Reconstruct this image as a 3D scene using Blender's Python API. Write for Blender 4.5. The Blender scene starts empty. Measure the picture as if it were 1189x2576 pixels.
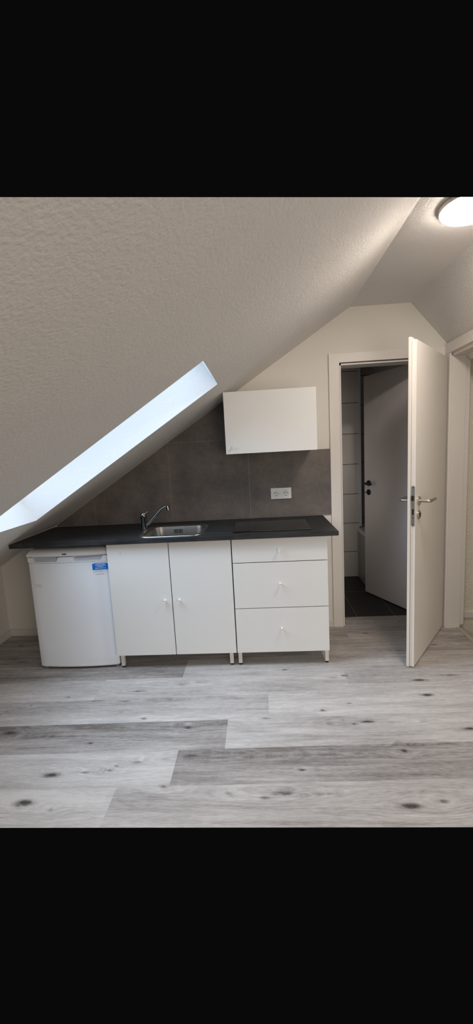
import bpy, bmesh, math, random
import numpy as np
from mathutils import Vector, Matrix

# ------------------------------------------------------------------ camera
sc = bpy.context.scene
C = bpy.data.collections.new('Kitchen'); sc.collection.children.link(C)
F_PX, CAM = 1047.08, Vector((0.99406, -3.13804, 1.40719))
YAW, PITCH, ROLL = -0.05853, -0.14699, -0.05395
def cam_axes():
    cy, sy, cp, sp = math.cos(YAW), math.sin(YAW), math.cos(PITCH), math.sin(PITCH)
    f = Vector((sy*cp, cy*cp, sp)); r = Vector((cy, -sy, 0)); u = r.cross(f)
    cr, sr = math.cos(ROLL), math.sin(ROLL)
    return cr*r + sr*u, -sr*r + cr*u, f
_r, _u, _f = cam_axes()
cd = bpy.data.cameras.new('camera'); co = bpy.data.objects.new('camera', cd); C.objects.link(co)
cd.sensor_fit = 'VERTICAL'; cd.sensor_height = 36.0; cd.lens = F_PX*36.0/2576.0
cd.clip_start = 0.02; cd.clip_end = 50
M3 = Matrix((_r, _u, -_f)).transposed()
co.matrix_world = Matrix.Translation(CAM) @ M3.to_4x4()
sc.camera = co
# ------------------------------------------------------------------ exposure, world, daylight, added fill
vs = sc.view_settings
sc.display_settings.display_device = 'sRGB'
vs.view_transform = 'Standard'; vs.look = 'None'; vs.gamma = 1.0; vs.use_curve_mapping = False
vs.exposure = 0.0
w = bpy.data.worlds.new('World'); sc.world = w; w.use_nodes = True
w.node_tree.nodes['Background'].inputs[0].default_value = (0.0027, 0.0027, 0.0027, 1)
w.node_tree.nodes['Background'].inputs[1].default_value = 1.0
LAMP_STRENGTH = 80.0
LAMP_COLOR = (1.0, 0.89, 0.80)
def area(name, loc, direction, sx, sy, power, color, shape='RECTANGLE', spread=180):
    l = bpy.data.lights.new(name, 'AREA'); l.shape = shape; l.size = sx; l.size_y = sy
    l.energy = power; l.color = color; l.spread = math.radians(spread)
    o = bpy.data.objects.new(name, l); C.objects.link(o)
    o.rotation_euler = Vector(direction).to_track_quat('-Z', 'Y').to_euler()
    o.location = loc
    return o
# daylight through the roof window in the sloped ceiling; the other area lights are added fill
SLOPE = math.atan(0.6367)
area('roof_window_daylight', (0.202-math.sin(SLOPE)*0.30, -1.0075, 1.4165+math.cos(SLOPE)*0.30),
     (math.sin(SLOPE), 0, -math.cos(SLOPE)), 0.62, 1.36, 13.0, (0.62, 0.79, 1.0), spread=126)
area('added_slope_fill', (0.202-math.sin(SLOPE)*0.30, -3.4, 1.4165+math.cos(SLOPE)*0.30),
     (math.sin(SLOPE), 0.08, -math.cos(SLOPE)), 0.62, 1.36, 21.0, (1.0, 0.97, 0.94))  # added fill from the slope behind the viewer, no opening known there
area('added_rear_low_fill', (2.2, -3.9, 0.9), (-0.45, 1, 0.1), 1.2, 1.2, 24.5, (1.0, 0.85, 0.74))  # added warm fill, low behind the viewer, from an unseen made-up source
area('added_rear_high_fill', (1.6, -4.6, 1.9), (-0.1, 1, -0.1), 1.5, 0.9, 12.0, (1.0, 0.97, 0.80))  # added fill from high behind the viewer, no real opening
area('added_bathroom_fill', (1.36, 0.26, 1.0), (0.5, 1, -0.02), 0.3, 0.5, 0.5, (1.0, 0.94, 0.92), spread=110)  # added light inside the bathroom to lift its tiles and inner door

# ------------------------------------------------------------------ materials
def nt(name):
    m = bpy.data.materials.new(name); m.use_nodes = True
    t = m.node_tree; b = t.nodes['Principled BSDF']
    return m, t, b
def N(t, kind, **kw):
    n = t.nodes.new(kind)
    for k, v in kw.items():
        if k.startswith('i_'):
            n.inputs[k[2:].replace('_', ' ')].default_value = v
        else: setattr(n, k, v)
    return n
def col(c): return (c[0], c[1], c[2], 1)
def mat(name, color, rough=0.5, metal=0.0, spec=0.5, noise=0.0, nscale=8.0, bump=0.0, bscale=80.0, bdist=0.003, stretch=None, emit=None, coat=0.0, detail=4.0):
    m, t, b = nt(name)
    b.inputs['Roughness'].default_value = rough; b.inputs['Metallic'].default_value = metal
    b.inputs['Specular IOR Level'].default_value = spec
    b.inputs['Coat Weight'].default_value = coat
    tc = N(t, 'ShaderNodeTexCoord')
    src = tc.outputs['Object']
    if stretch:
        mp = N(t, 'ShaderNodeMapping'); mp.inputs['Scale'].default_value = stretch
        t.links.new(src, mp.inputs[0]); src = mp.outputs[0]
    n1 = N(t, 'ShaderNodeTexNoise', i_Scale=nscale, i_Detail=detail)
    t.links.new(src, n1.inputs['Vector'])
    mx = N(t, 'ShaderNodeMix', data_type='RGBA')
    mx.inputs[6].default_value = col([max(0, c*(1-noise)) for c in color])
    mx.inputs[7].default_value = col([min(1, c*(1+noise)) for c in color])
    t.links.new(n1.outputs[0], mx.inputs[0]); t.links.new(mx.outputs[2], b.inputs['Base Color'])
    if bump > 0:
        n2 = N(t, 'ShaderNodeTexNoise', i_Scale=bscale, i_Detail=3.0)
        t.links.new(src, n2.inputs['Vector'])
        bp = N(t, 'ShaderNodeBump'); bp.inputs['Strength'].default_value = bump; bp.inputs['Distance'].default_value = bdist
        t.links.new(n2.outputs[0], bp.inputs['Height']); t.links.new(bp.outputs[0], b.inputs['Normal'])
    if emit:
        b.inputs['Emission Color'].default_value = col(emit[0]); b.inputs['Emission Strength'].default_value = emit[1]
    return m

M = {}
M['wall'] = mat('painted smooth wall', (0.74, 0.71, 0.66), 0.85, noise=0.02, bump=0.12, bscale=140, bdist=0.002)
M['rough'] = mat('white woodchip plaster', (0.72, 0.695, 0.655), 0.9, noise=0.03, bump=0.45, bscale=95, bdist=0.006)
M['reveal'] = mat('white window reveal plaster', (0.74, 0.73, 0.71), 0.9, noise=0.02, bump=0.22, bscale=75, bdist=0.005)
M['plaster'] = mat('coarse stair plaster', (0.74, 0.69, 0.58), 0.9, noise=0.03, bump=0.8, bscale=70, bdist=0.008)
M['front'] = mat('white cabinet foil', (0.77, 0.77, 0.755), 0.42, noise=0.01)
M['body'] = mat('white cabinet carcass', (0.74, 0.74, 0.72), 0.5, noise=0.01)
M['smudge'] = mat('grey smudge', (0.60, 0.60, 0.585), 0.6, noise=0.12, nscale=300)
M['knob'] = mat('white knob plastic', (0.85, 0.85, 0.84), 0.3, noise=0.01)
M['legm'] = mat('cream powder coated leg', (0.70, 0.68, 0.62), 0.45, noise=0.02)
M['black'] = mat('black plastic', (0.012, 0.012, 0.012), 0.5, noise=0.1)
M['fridge'] = mat('white fridge enamel', (0.83, 0.86, 0.90), 0.35, noise=0.01, bump=0.03, bscale=500, bdist=0.0006)
M['fridgeplastic'] = mat('white fridge plastic', (0.80, 0.81, 0.83), 0.4, noise=0.01)
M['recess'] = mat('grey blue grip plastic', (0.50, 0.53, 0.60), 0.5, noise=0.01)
M['steel'] = mat('brushed stainless steel', (0.36, 0.35, 0.335), 0.34, metal=1.0, noise=0.12, nscale=40, stretch=(1, 12, 12))
M['satin'] = mat('satin nickel', (0.50, 0.46, 0.41), 0.33, metal=1.0, noise=0.05)
M['lockm'] = mat('satin steel lock plate', (0.42, 0.40, 0.37), 0.4, metal=0.9, noise=0.04)
M['dsteel'] = mat('dark bronze metal', (0.035, 0.033, 0.032), 0.35, metal=0.6, noise=0.05)
M['chrome'] = mat('chrome', (0.30, 0.30, 0.30), 0.08, metal=1.0, noise=0.02)
M['alu'] = mat('anodised aluminium', (0.74, 0.80, 0.88), 0.4, metal=0.0, noise=0.03)
M['hob'] = mat('black ceramic glass', (0.004, 0.004, 0.004), 0.09, spec=0.5, noise=0.2)
M['hobmark'] = mat('grey printed marks', (0.10, 0.10, 0.10), 0.3, noise=0.1)
M['socket'] = mat('white socket plastic', (0.70, 0.70, 0.69), 0.4, noise=0.01)
M['socketin'] = mat('socket insert plastic', (0.68, 0.69, 0.67), 0.45, noise=0.02)
M['door'] = mat('white door lacquer', (0.76, 0.72, 0.67), 0.38, noise=0.012)
M['trim'] = mat('white frame lacquer', (0.74, 0.70, 0.655), 0.42, noise=0.012)
M['gasket'] = mat('brown seal', (0.10, 0.075, 0.06), 0.7, noise=0.1)
M['bdoor'] = mat('grey bathroom door lacquer', (0.70, 0.66, 0.64), 0.45, noise=0.02)
M['base'] = mat('white skirting', (0.66, 0.64, 0.60), 0.5, noise=0.02)
M['silicone'] = mat('grey sealing strip', (0.42, 0.40, 0.38), 0.5, noise=0.03)
M['tub'] = mat('white bath acrylic', (0.75, 0.74, 0.76), 0.2, noise=0.01)
M['tubpanel'] = mat('bath side tile', (0.34, 0.33, 0.32), 0.35, noise=0.05)
M['blue'] = mat('blue sticker print', (0.0, 0.16, 0.62), 0.4, noise=0.03)
M['paper'] = mat('white sticker paper', (0.70, 0.76, 0.84), 0.45, noise=0.01)
M['ink'] = mat('pale print', (0.66, 0.80, 0.95), 0.5, noise=0.01)
M['greyink'] = mat('grey print', (0.36, 0.37, 0.42), 0.5, noise=0.05)
M['logo'] = mat('dark logo print', (0.03, 0.03, 0.035), 0.4, noise=0.05)
M['nosing'] = mat('grey floor edge profile', (0.42, 0.40, 0.34), 0.4, noise=0.03)
M['lamprim'] = mat('white lamp rim', (0.80, 0.72, 0.66), 0.4, noise=0.01)
M['lamp'] = mat('glowing diffuser', (0.9, 0.9, 0.9), 0.5, noise=0.0, emit=(LAMP_COLOR, LAMP_STRENGTH))

# clear tape
m, t, b = nt('clear tape'); b.inputs['Base Color'].default_value = (0.95, 0.95, 0.95, 1); b.inputs['Roughness'].default_value = 0.3
b.inputs['Alpha'].default_value = 0.3
tn = N(t, 'ShaderNodeTexNoise', i_Scale=120.0); tcx = N(t, 'ShaderNodeTexCoord'); t.links.new(tcx.outputs['Object'], tn.inputs['Vector'])
bp = N(t, 'ShaderNodeBump'); bp.inputs['Strength'].default_value = 0.6; bp.inputs['Distance'].default_value = 0.003
t.links.new(tn.outputs[0], bp.inputs['Height']); t.links.new(bp.outputs[0], b.inputs['Normal'])
M['tape'] = m
m, t, b = nt('shower glass'); b.inputs['Base Color'].default_value = (0.9, 0.95, 0.95, 1); b.inputs['Roughness'].default_value = 0.03
b.inputs['Transmission Weight'].default_value = 1.0; b.inputs['IOR'].default_value = 1.1
M['glass'] = m

def worktop_mat():
    m, t, b = nt('charcoal slate laminate')
    b.inputs['Roughness'].default_value = 0.5; b.inputs['Specular IOR Level'].default_value = 0.3
    tc = N(t, 'ShaderNodeTexCoord'); mp = N(t, 'ShaderNodeMapping'); mp.inputs['Scale'].default_value = (2.5, 9, 9)
    t.links.new(tc.outputs['Object'], mp.inputs[0])
    n1 = N(t, 'ShaderNodeTexNoise', i_Scale=3.0, i_Detail=8.0, i_Roughness=0.68); t.links.new(mp.outputs[0], n1.inputs['Vector'])
    cr = N(t, 'ShaderNodeValToRGB')
    cr.color_ramp.elements[0].position = 0.32; cr.color_ramp.elements[0].color = (0.010, 0.010, 0.0105, 1)
    cr.color_ramp.elements[1].position = 0.72; cr.color_ramp.elements[1].color = (0.040, 0.040, 0.041, 1)
    t.links.new(n1.outputs[0], cr.inputs[0]); t.links.new(cr.outputs[0], b.inputs['Base Color'])
    bp = N(t, 'ShaderNodeBump'); bp.inputs['Strength'].default_value = 0.15; bp.inputs['Distance'].default_value = 0.001
    t.links.new(n1.outputs[0], bp.inputs['Height']); t.links.new(bp.outputs[0], b.inputs['Normal'])
    return m
M['worktop'] = worktop_mat()

def math_node(t, op, a, bb=None, cc=None):
    n = N(t, 'ShaderNodeMath', operation=op)
    for i, v in enumerate((a, bb, cc)):
        if v is None: continue
        if isinstance(v, (int, float)): n.inputs[i].default_value = v
        else: t.links.new(v, n.inputs[i])
    return n.outputs[0]
def line_mask(t, coord, positions, half):
    out = None
    for p in positions:
        d = math_node(t, 'ABSOLUTE', math_node(t, 'SUBTRACT', coord, p))
        k = math_node(t, 'LESS_THAN', d, half)
        out = k if out is None else math_node(t, 'MAXIMUM', out, k)
    return out

def backsplash_mat():
    m, t, b = nt('brown grey concrete tile')
    b.inputs['Roughness'].default_value = 0.5; b.inputs['Specular IOR Level'].default_value = 0.35
    tc = N(t, 'ShaderNodeTexCoord'); src = tc.outputs['Object']
    n1 = N(t, 'ShaderNodeTexNoise', i_Scale=4.0, i_Detail=7.0, i_Roughness=0.62); t.links.new(src, n1.inputs['Vector'])
    n2 = N(t, 'ShaderNodeTexNoise', i_Scale=55.0, i_Detail=4.0); t.links.new(src, n2.inputs['Vector'])
    f = math_node(t, 'ADD', math_node(t, 'MULTIPLY', n1.outputs[0], 0.8), math_node(t, 'MULTIPLY', n2.outputs[0], 0.2))
    cr = N(t, 'ShaderNodeValToRGB')
    cr.color_ramp.elements[0].position = 0.3; cr.color_ramp.elements[0].color = (0.074, 0.067, 0.063, 1)
    cr.color_ramp.elements[1].position = 0.7; cr.color_ramp.elements[1].color = (0.192, 0.163, 0.148, 1)
    t.links.new(f, cr.inputs[0])
    sp = N(t, 'ShaderNodeSeparateXYZ'); t.links.new(src, sp.inputs[0])
    lx = line_mask(t, sp.outputs[0], (0.920, 0.318, -0.284), 0.0014)
    lz = line_mask(t, sp.outputs[2], (1.487,), 0.0014)
    lm = math_node(t, 'MAXIMUM', lx, lz)
    # small dark pits
    vo = N(t, 'ShaderNodeTexVoronoi', i_Scale=9.0); t.links.new(src, vo.inputs['Vector'])
    pit = math_node(t, 'LESS_THAN', vo.outputs['Distance'], 0.025)
    mx0 = N(t, 'ShaderNodeMix', data_type='RGBA'); t.links.new(math_node(t, 'MULTIPLY', pit, 0.6), mx0.inputs[0])
    t.links.new(cr.outputs[0], mx0.inputs[6]); mx0.inputs[7].default_value = (0.03, 0.028, 0.027, 1)
    mx = N(t, 'ShaderNodeMix', data_type='RGBA'); t.links.new(lm, mx.inputs[0])
    t.links.new(mx0.outputs[2], mx.inputs[6]); mx.inputs[7].default_value = (0.24, 0.215, 0.20, 1)
    t.links.new(mx.outputs[2], b.inputs['Base Color'])
    return m
M['splash'] = backsplash_mat()

def bathtile_mat():
    m, t, b = nt('pale bathroom wall tile')
    b.inputs['Roughness'].default_value = 0.35
    tc = N(t, 'ShaderNodeTexCoord'); sp = N(t, 'ShaderNodeSeparateXYZ'); t.links.new(tc.outputs['Object'], sp.inputs[0])
    n1 = N(t, 'ShaderNodeTexNoise', i_Scale=6.0, i_Detail=4.0); t.links.new(tc.outputs['Object'], n1.inputs['Vector'])
    mx0 = N(t, 'ShaderNodeMix', data_type='RGBA'); t.links.new(n1.outputs[0], mx0.inputs[0])
    mx0.inputs[6].default_value = (0.74, 0.69, 0.65, 1); mx0.inputs[7].default_value = (0.80, 0.755, 0.715, 1)
    z = math_node(t, 'ADD', sp.outputs[2], 0.0375 + 3.09)
    fr = math_node(t, 'FRACT', math_node(t, 'DIVIDE', z, 0.309))
    lm = math_node(t, 'LESS_THAN', fr, 0.018)
    mx = N(t, 'ShaderNodeMix', data_type='RGBA'); t.links.new(lm, mx.inputs[0])
    t.links.new(mx0.outputs[2], mx.inputs[6]); mx.inputs[7].default_value = (0.05, 0.042, 0.04, 1)
    t.links.new(mx.outputs[2], b.inputs['Base Color'])
    return m
M['bathtile'] = bathtile_mat()

def bathfloor_mat():
    m, t, b = nt('anthracite floor tile')
    b.inputs['Roughness'].default_value = 0.5; b.inputs['Specular IOR Level'].default_value = 0.3
    tc = N(t, 'ShaderNodeTexCoord'); sp = N(t, 'ShaderNodeSeparateXYZ'); t.links.new(tc.outputs['Object'], sp.inputs[0])
    lx = line_mask(t, sp.outputs[0], (1.448, 1.748, 2.052, 2.354, 2.656), 0.0022)
    ly = line_mask(t, sp.outputs[1], (0.773, 1.375), 0.003)
    n1 = N(t, 'ShaderNodeTexNoise', i_Scale=14.0, i_Detail=4.0); t.links.new(tc.outputs['Object'], n1.inputs['Vector'])
    mx0 = N(t, 'ShaderNodeMix', data_type='RGBA'); t.links.new(n1.outputs[0], mx0.inputs[0])
    mx0.inputs[6].default_value = (0.022, 0.020, 0.020, 1); mx0.inputs[7].default_value = (0.034, 0.031, 0.031, 1)
    mx = N(t, 'ShaderNodeMix', data_type='RGBA'); t.links.new(math_node(t, 'MAXIMUM', lx, ly), mx.inputs[0])
    t.links.new(mx0.outputs[2], mx.inputs[6]); mx.inputs[7].default_value = (0.22, 0.19, 0.17, 1)
    t.links.new(mx.outputs[2], b.inputs['Base Color'])
    return m
M['bathfloor'] = bathfloor_mat()

def floor_mat():
    m, t, b = nt('grey oak vinyl planks')
    b.inputs['Roughness'].default_value = 0.5; b.inputs['Specular IOR Level'].default_value = 0.35
    at = lambda n: N(t, 'ShaderNodeAttribute', attribute_name=n)
    tone, knot, warp, seed = at('tone'), at('knot'), at('warp'), at('seed')
    tc = N(t, 'ShaderNodeTexCoord'); sp = N(t, 'ShaderNodeSeparateXYZ'); t.links.new(tc.outputs['Object'], sp.inputs[0])
    yw = math_node(t, 'ADD', sp.outputs[1], warp.outputs['Fac'])
    cb = N(t, 'ShaderNodeCombineXYZ'); t.links.new(sp.outputs[0], cb.inputs[0]); t.links.new(yw, cb.inputs[1]); t.links.new(seed.outputs['Fac'], cb.inputs[2])
    def mp(s):
        q = N(t, 'ShaderNodeMapping'); q.inputs['Scale'].default_value = s; t.links.new(cb.outputs[0], q.inputs[0]); return q.outputs[0]
    fine = N(t, 'ShaderNodeTexNoise', i_Scale=1.0, i_Detail=7.0, i_Roughness=0.7); t.links.new(mp((24, 210, 3)), fine.inputs['Vector'])
    med = N(t, 'ShaderNodeTexNoise', i_Scale=1.0, i_Detail=5.0, i_Roughness=0.6); t.links.new(mp((3.2, 40, 3)), med.inputs['Vector'])
    big = N(t, 'ShaderNodeTexNoise', i_Scale=1.0, i_Detail=3.0); t.links.new(mp((1.6, 6.5, 3)), big.inputs['Vector'])
    saw = N(t, 'ShaderNodeTexNoise', i_Scale=1.0, i_Detail=3.0); t.links.new(mp((34, 30, 3)), saw.inputs['Vector'])
    # growth rings: a sine of the warped width coordinate
    ringp = math_node(t, 'ADD', math_node(t, 'MULTIPLY', yw, 520.0), math_node(t, 'MULTIPLY', med.outputs[0], 26.0))
    ring = math_node(t, 'SINE', ringp)
    dev = lambda n, k: math_node(t, 'MULTIPLY', math_node(t, 'SUBTRACT', n, 0.5), k)
    v = math_node(t, 'ADD', tone.outputs['Fac'], dev(big.outputs[0], 0.75))
    v = math_node(t, 'ADD', v, dev(med.outputs[0], 0.95))
    v = math_node(t, 'ADD', v, dev(fine.outputs[0], 1.05))
    v = math_node(t, 'ADD', v, dev(saw.outputs[0], 0.16))
    kf = math_node(t, 'MULTIPLY', math_node(t, 'MINIMUM', math_node(t, 'ADD', math_node(t, 'ABSOLUTE', math_node(t, 'MULTIPLY', warp.outputs['Fac'], 38.0)), 0.18), 1.0), 0.085)
    v = math_node(t, 'ADD', v, math_node(t, 'MULTIPLY', ring, kf))
    cr = N(t, 'ShaderNodeValToRGB')
    cr.color_ramp.elements[0].position = 0.0; cr.color_ramp.elements[0].color = (0.165, 0.143, 0.130, 1)
    cr.color_ramp.elements[1].position = 1.0; cr.color_ramp.elements[1].color = (0.66, 0.625, 0.60, 1)
    e = cr.color_ramp.elements.new(0.5); e.color = (0.43, 0.398, 0.377, 1)
    t.links.new(v, cr.inputs[0])
    rag = N(t, 'ShaderNodeTexNoise', i_Scale=1.0, i_Detail=4.0, i_Roughness=0.65); t.links.new(mp((26, 95, 3)), rag.inputs['Vector'])
    k2 = math_node(t, 'MULTIPLY', knot.outputs['Fac'], math_node(t, 'ADD', 1.0, dev(rag.outputs[0], 2.4)))
    core = N(t, 'ShaderNodeMapRange', interpolation_type='SMOOTHSTEP'); core.inputs[1].default_value = 0.12; core.inputs[2].default_value = 0.85
    t.links.new(k2, core.inputs[0])
    kn = math_node(t, 'ADD', math_node(t, 'MULTIPLY', core.outputs[0], math_node(t, 'ADD', math_node(t, 'MULTIPLY', fine.outputs[0], 0.9), 0.25)), math_node(t, 'MULTIPLY', knot.outputs['Fac'], 0.28))
    mx = N(t, 'ShaderNodeMix', data_type='RGBA'); mx.clamp_factor = True
    t.links.new(kn, mx.inputs[0]); t.links.new(cr.outputs[0], mx.inputs[6]); mx.inputs[7].default_value = (0.045, 0.037, 0.032, 1)
    t.links.new(mx.outputs[2], b.inputs['Base Color'])
    bp = N(t, 'ShaderNodeBump'); bp.inputs['Strength'].default_value = 0.12; bp.inputs['Distance'].default_value = 0.001
    t.links.new(fine.outputs[0], bp.inputs['Height']); t.links.new(bp.outputs[0], b.inputs['Normal'])
    return m
M['floor'] = floor_mat()

# ------------------------------------------------------------------ mesh helpers
def bm_new(): return bmesh.new()
def add_box(bm, lo, hi, bev=0.0, seg=2):
    b2 = bmesh.new()
    xs, ys, zs = (lo[0], hi[0]), (lo[1], hi[1]), (lo[2], hi[2])
    v = [b2.verts.new((xs[i], ys[j], zs[k])) for i in (0, 1) for j in (0, 1) for k in (0, 1)]
    for f in ((0, 1, 3, 2), (4, 6, 7, 5), (0, 4, 5, 1), (2, 3, 7, 6), (0, 2, 6, 4), (1, 5, 7, 3)):
        b2.faces.new([v[i] for i in f])
    if bev > 0:
        bmesh.ops.bevel(b2, geom=b2.edges[:], offset=bev, segments=seg, profile=0.7, affect='EDGES')
    merge(bm, b2)
def merge(bm, b2):
    me = bpy.data.meshes.new('tmp'); b2.to_mesh(me); b2.free(); bm.from_mesh(me); bpy.data.meshes.remove(me)
def add_prism(bm, poly, axis, a, b, bev=0.0):
    """poly: 2D points; axis: extrusion axis 0/1/2, from a to b"""
    b2 = bmesh.new()
    def P(p, h):
        return {0: (h, p[0], p[1]), 1: (p[0], h, p[1]), 2: (p[0], p[1], h)}[axis]
    va = [b2.verts.new(P(p, a)) for p in poly]; vb = [b2.verts.new(P(p, b)) for p in poly]
    n = len(poly)
    b2.faces.new(va); b2.faces.new(vb[::-1])
    for i in range(n): b2.faces.new((va[i], va[(i+1) % n], vb[(i+1) % n], vb[i]))
    bmesh.ops.recalc_face_normals(b2, faces=b2.faces[:])
    if bev > 0: bmesh.ops.bevel(b2, geom=b2.edges[:], offset=bev, segments=2, affect='EDGES')
    merge(bm, b2)
def frame_axes(d):
    d = Vector(d).normalized(); h = Vector((0, 0, 1)) if abs(d.z) < 0.9 else Vector((1, 0, 0))
    a = d.cross(h).normalized(); return a, d.cross(a).normalized()
def add_loft(bm, rings, cap0=True, cap1=True):
    b2 = bmesh.new(); R = [[b2.verts.new(p) for p in r] for r in rings]; n = len(R[0])
    for k in range(len(R)-1):
        for i in range(n): b2.faces.new((R[k][i], R[k][(i+1) % n], R[k+1][(i+1) % n], R[k+1][i]))
    if cap0: b2.faces.new(R[0][::-1])
    if cap1: b2.faces.new(R[-1])
    bmesh.ops.recalc_face_normals(b2, faces=b2.faces[:])
    merge(bm, b2)
def add_tube(bm, pts, radii, n=20):
    pts = [Vector(p) for p in pts]
    if not hasattr(radii, '__len__'): radii = [radii]*len(pts)
    rings = []; a_prev = None
    for i, p in enumerate(pts):
        d = (pts[min(i+1, len(pts)-1)] - pts[max(i-1, 0)]).normalized()
        if a_prev is None: a, b = frame_axes(d)
        else:
            a = (a_prev - d*a_prev.dot(d)).normalized(); b = d.cross(a)
        a_prev = a
        rings.append([p + radii[i]*(math.cos(2*math.pi*k/n)*a + math.sin(2*math.pi*k/n)*b) for k in range(n)])
    add_loft(bm, rings)
def add_lathe(bm, base, axis, profile, n=32, cap0=True, cap1=True):
    """profile: (distance along axis, radius)"""
    base = Vector(base); ax = Vector(axis).normalized(); a, b = frame_axes(ax)
    add_loft(bm, [[base + ax*h + r*(math.cos(2*math.pi*k/n)*a + math.sin(2*math.pi*k/n)*b) for k in range(n)] for h, r in profile], cap0, cap1)
def rrect(cx, cy, hx, hy, r, z, n=7):
    out = []
    for (sx, sy, a0) in ((1, 1, 0), (-1, 1, 90), (-1, -1, 180), (1, -1, 270)):
        for k in range(n+1):
            a = math.radians(a0 + 90*k/n)
            out.append((cx + sx*(hx-r) + r*math.cos(a), cy + sy*(hy-r) + r*math.sin(a), z))
    return out

def obj(name, bm, m, parent=None, smooth=False, label=None, kind=None, solidify=None):
    bmesh.ops.recalc_face_normals(bm, faces=bm.faces[:]) if solidify is None else None
    me = bpy.data.meshes.new(name); bm.to_mesh(me); bm.free()
    o = bpy.data.objects.new(name, me); C.objects.link(o)
    for k in (m if isinstance(m, (list, tuple)) else [m]): me.materials.append(k)
    if parent is not None:
        p, off = parent, Vector((0, 0, 0))
        while p is not None: off += p.location; p = p.parent
        if not parent.get('_local') : me.transform(Matrix.Translation(-off))
        o.parent = parent
    if smooth:
        for f in me.polygons: f.use_smooth = True
        me.set_sharp_from_angle(angle=math.radians(38))
    if label: o['label'] = label
    if kind: o['kind'] = kind
    if solidify is not None:
        md = o.modifiers.new('Solidify', 'SOLIDIFY'); md.thickness = abs(solidify); md.offset = 1.0 if solidify > 0 else -1.0
    return o
def thing(name, label, cat, loc=(0, 0, 0), rotz=0.0, group=None, kind=None):
    o = bpy.data.objects.new(name, None); C.objects.link(o); o.empty_display_size = 0.05
    o.location = loc; o.rotation_euler = (0, 0, rotz)
    o['label'] = label; o['category'] = cat
    if group: o['group'] = group
    if kind: o['kind'] = kind
    return o
def struct(name, bm, m, label=None, **k): return obj(name, bm, m, None, kind='structure', label=label, **k)
def text_mesh(s, size, depth=0.0004, spacing=1.0, bold=0.0):
    cu = bpy.data.curves.new('txt', 'FONT'); cu.body = s; cu.size = size; cu.extrude = depth; cu.align_x = 'CENTER'; cu.align_y = 'CENTER'
    cu.space_character = spacing; cu.offset = bold; cu.resolution_u = 3
    o = bpy.data.objects.new('txt', cu); C.objects.link(o)
    dg = bpy.context.evaluated_depsgraph_get(); me = bpy.data.meshes.new_from_object(o.evaluated_get(dg))
    bpy.data.objects.remove(o); bpy.data.curves.remove(cu)
    b = bmesh.new(); b.from_mesh(me); bpy.data.meshes.remove(me)
    return b
def place_text(bm, s, size, x, y, z, **k):
    """text standing in the xz plane, read from -y"""
    b = text_mesh(s, size, **k)
    bmesh.ops.transform(b, matrix=Matrix.Translation((x, y, z)) @ Matrix.Rotation(math.radians(90), 4, 'X'), verts=b.verts[:])
    merge(bm, b)

# ------------------------------------------------------------------ the room
XL, XR, DEPTH = -1.1003, 2.350, 0.14
ZC, XC1, XC2, ZCR, MS = 2.3586, 1.6816, 2.1001, 2.0723, 0.6367
YF = -1.7635                                   # the floor is modelled as far forward as the photo shows it
def zs(x): return ZC - (XC1-x)*MS
# the ceiling is modelled as far forward as the photo shows it: along this plane
SEC_N = Vector((-0.1013, 0.679, -1.248)).normalized()
def section(bm):
    bmesh.ops.bisect_plane(bm, geom=bm.verts[:]+bm.edges[:]+bm.faces[:], plane_co=CAM, plane_no=-SEC_N, clear_outer=True)

# floor: planks with their own tone and knots, one row also darkened for shade
KNOTS = [(-0.205,-0.893,.03,.012,.5),(0.203,-0.845,.035,.013,.75),(-0.392,-0.969,.016,.010,.7),(0.155,-0.944,.05,.010,.7),(0.165,-1.044,.03,.012,.4),
 (0.315,-1.107,.032,.016,.6),(-0.374,-1.207,.085,.026,.75),(0.569,-1.185,.026,.020,.85),(0.093,-1.293,.026,.011,.75),(-0.002,-1.498,.075,.026,.95),
 (0.134,-1.483,.10,.010,.5),(0.255,-1.473,.035,.016,.55),(0.375,-1.424,.045,.014,.6),(0.28,-1.447,.02,.012,.7),(0.614,-1.389,.09,.022,.55),
 (0.526,-1.568,.04,.018,.5),(-0.044,-1.65,.07,.030,.9),(0.085,-1.683,.03,.014,.5),(0.307,-0.627,.022,.012,.6),(0.809,-1.604,.035,.016,.5),
 (1.1,-0.637,.03,.012,.7),(1.462,-0.721,.035,.012,.75),(1.387,-0.741,.05,.014,.5),(1.893,-0.788,.07,.018,.9),(2.087,-0.741,.10,.014,.55),
 (1.874,-0.939,.065,.022,.9),(1.897,-0.992,.12,.006,.6),(1.43,-1.003,.03,.012,.55),(1.28,-1.062,.026,.016,.85),(0.976,-1.121,.05,.014,.5),
 (1.486,-1.162,.075,.018,.75),(1.417,-1.177,.05,.018,.5),(1.968,-1.226,.07,.018,.9),(1.604,-1.372,.024,.018,.8),(1.809,-1.328,.09,.010,.6),
 (1.124,-1.481,.028,.009,.8),(1.031,-1.607,.075,.020,.75),(0.96,-1.629,.05,.016,.55),(1.526,-1.673,.085,.024,.9),(1.658,-1.65,.05,.02,.5),
 (0.565,-0.759,.04,.014,.5),(0.457,-0.782,.05,.016,.45),(0.40,-0.945,.20,.004,.75),(0.00,-0.935,.30,.006,.35),(1.72,-0.80,.14,.006,.45),
 (-0.05,-1.24,.30,.012,.45),(0.45,-1.175,.28,.014,.45),(1.70,-1.335,.30,.016,.4),(1.2,-1.39,.25,.014,.4),(0.75,-1.40,.22,.016,.4),
 (1.63,-1.168,.16,.010,.30),(1.20,-1.61,.22,.014,.35),(-0.9,-0.2,.05,.02,.6),(1.62,0.05,.06,.014,.5),(1.80,0.045,.05,.014,.5),(2.05,0.05,.04,.012,.5),(1.75,-0.14,.07,.016,.6),
 (2.15,-0.35,.06,.016,.6),(1.95,-0.42,.12,.008,.4),(-0.75,-0.45,.10,.016,.5)]
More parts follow.
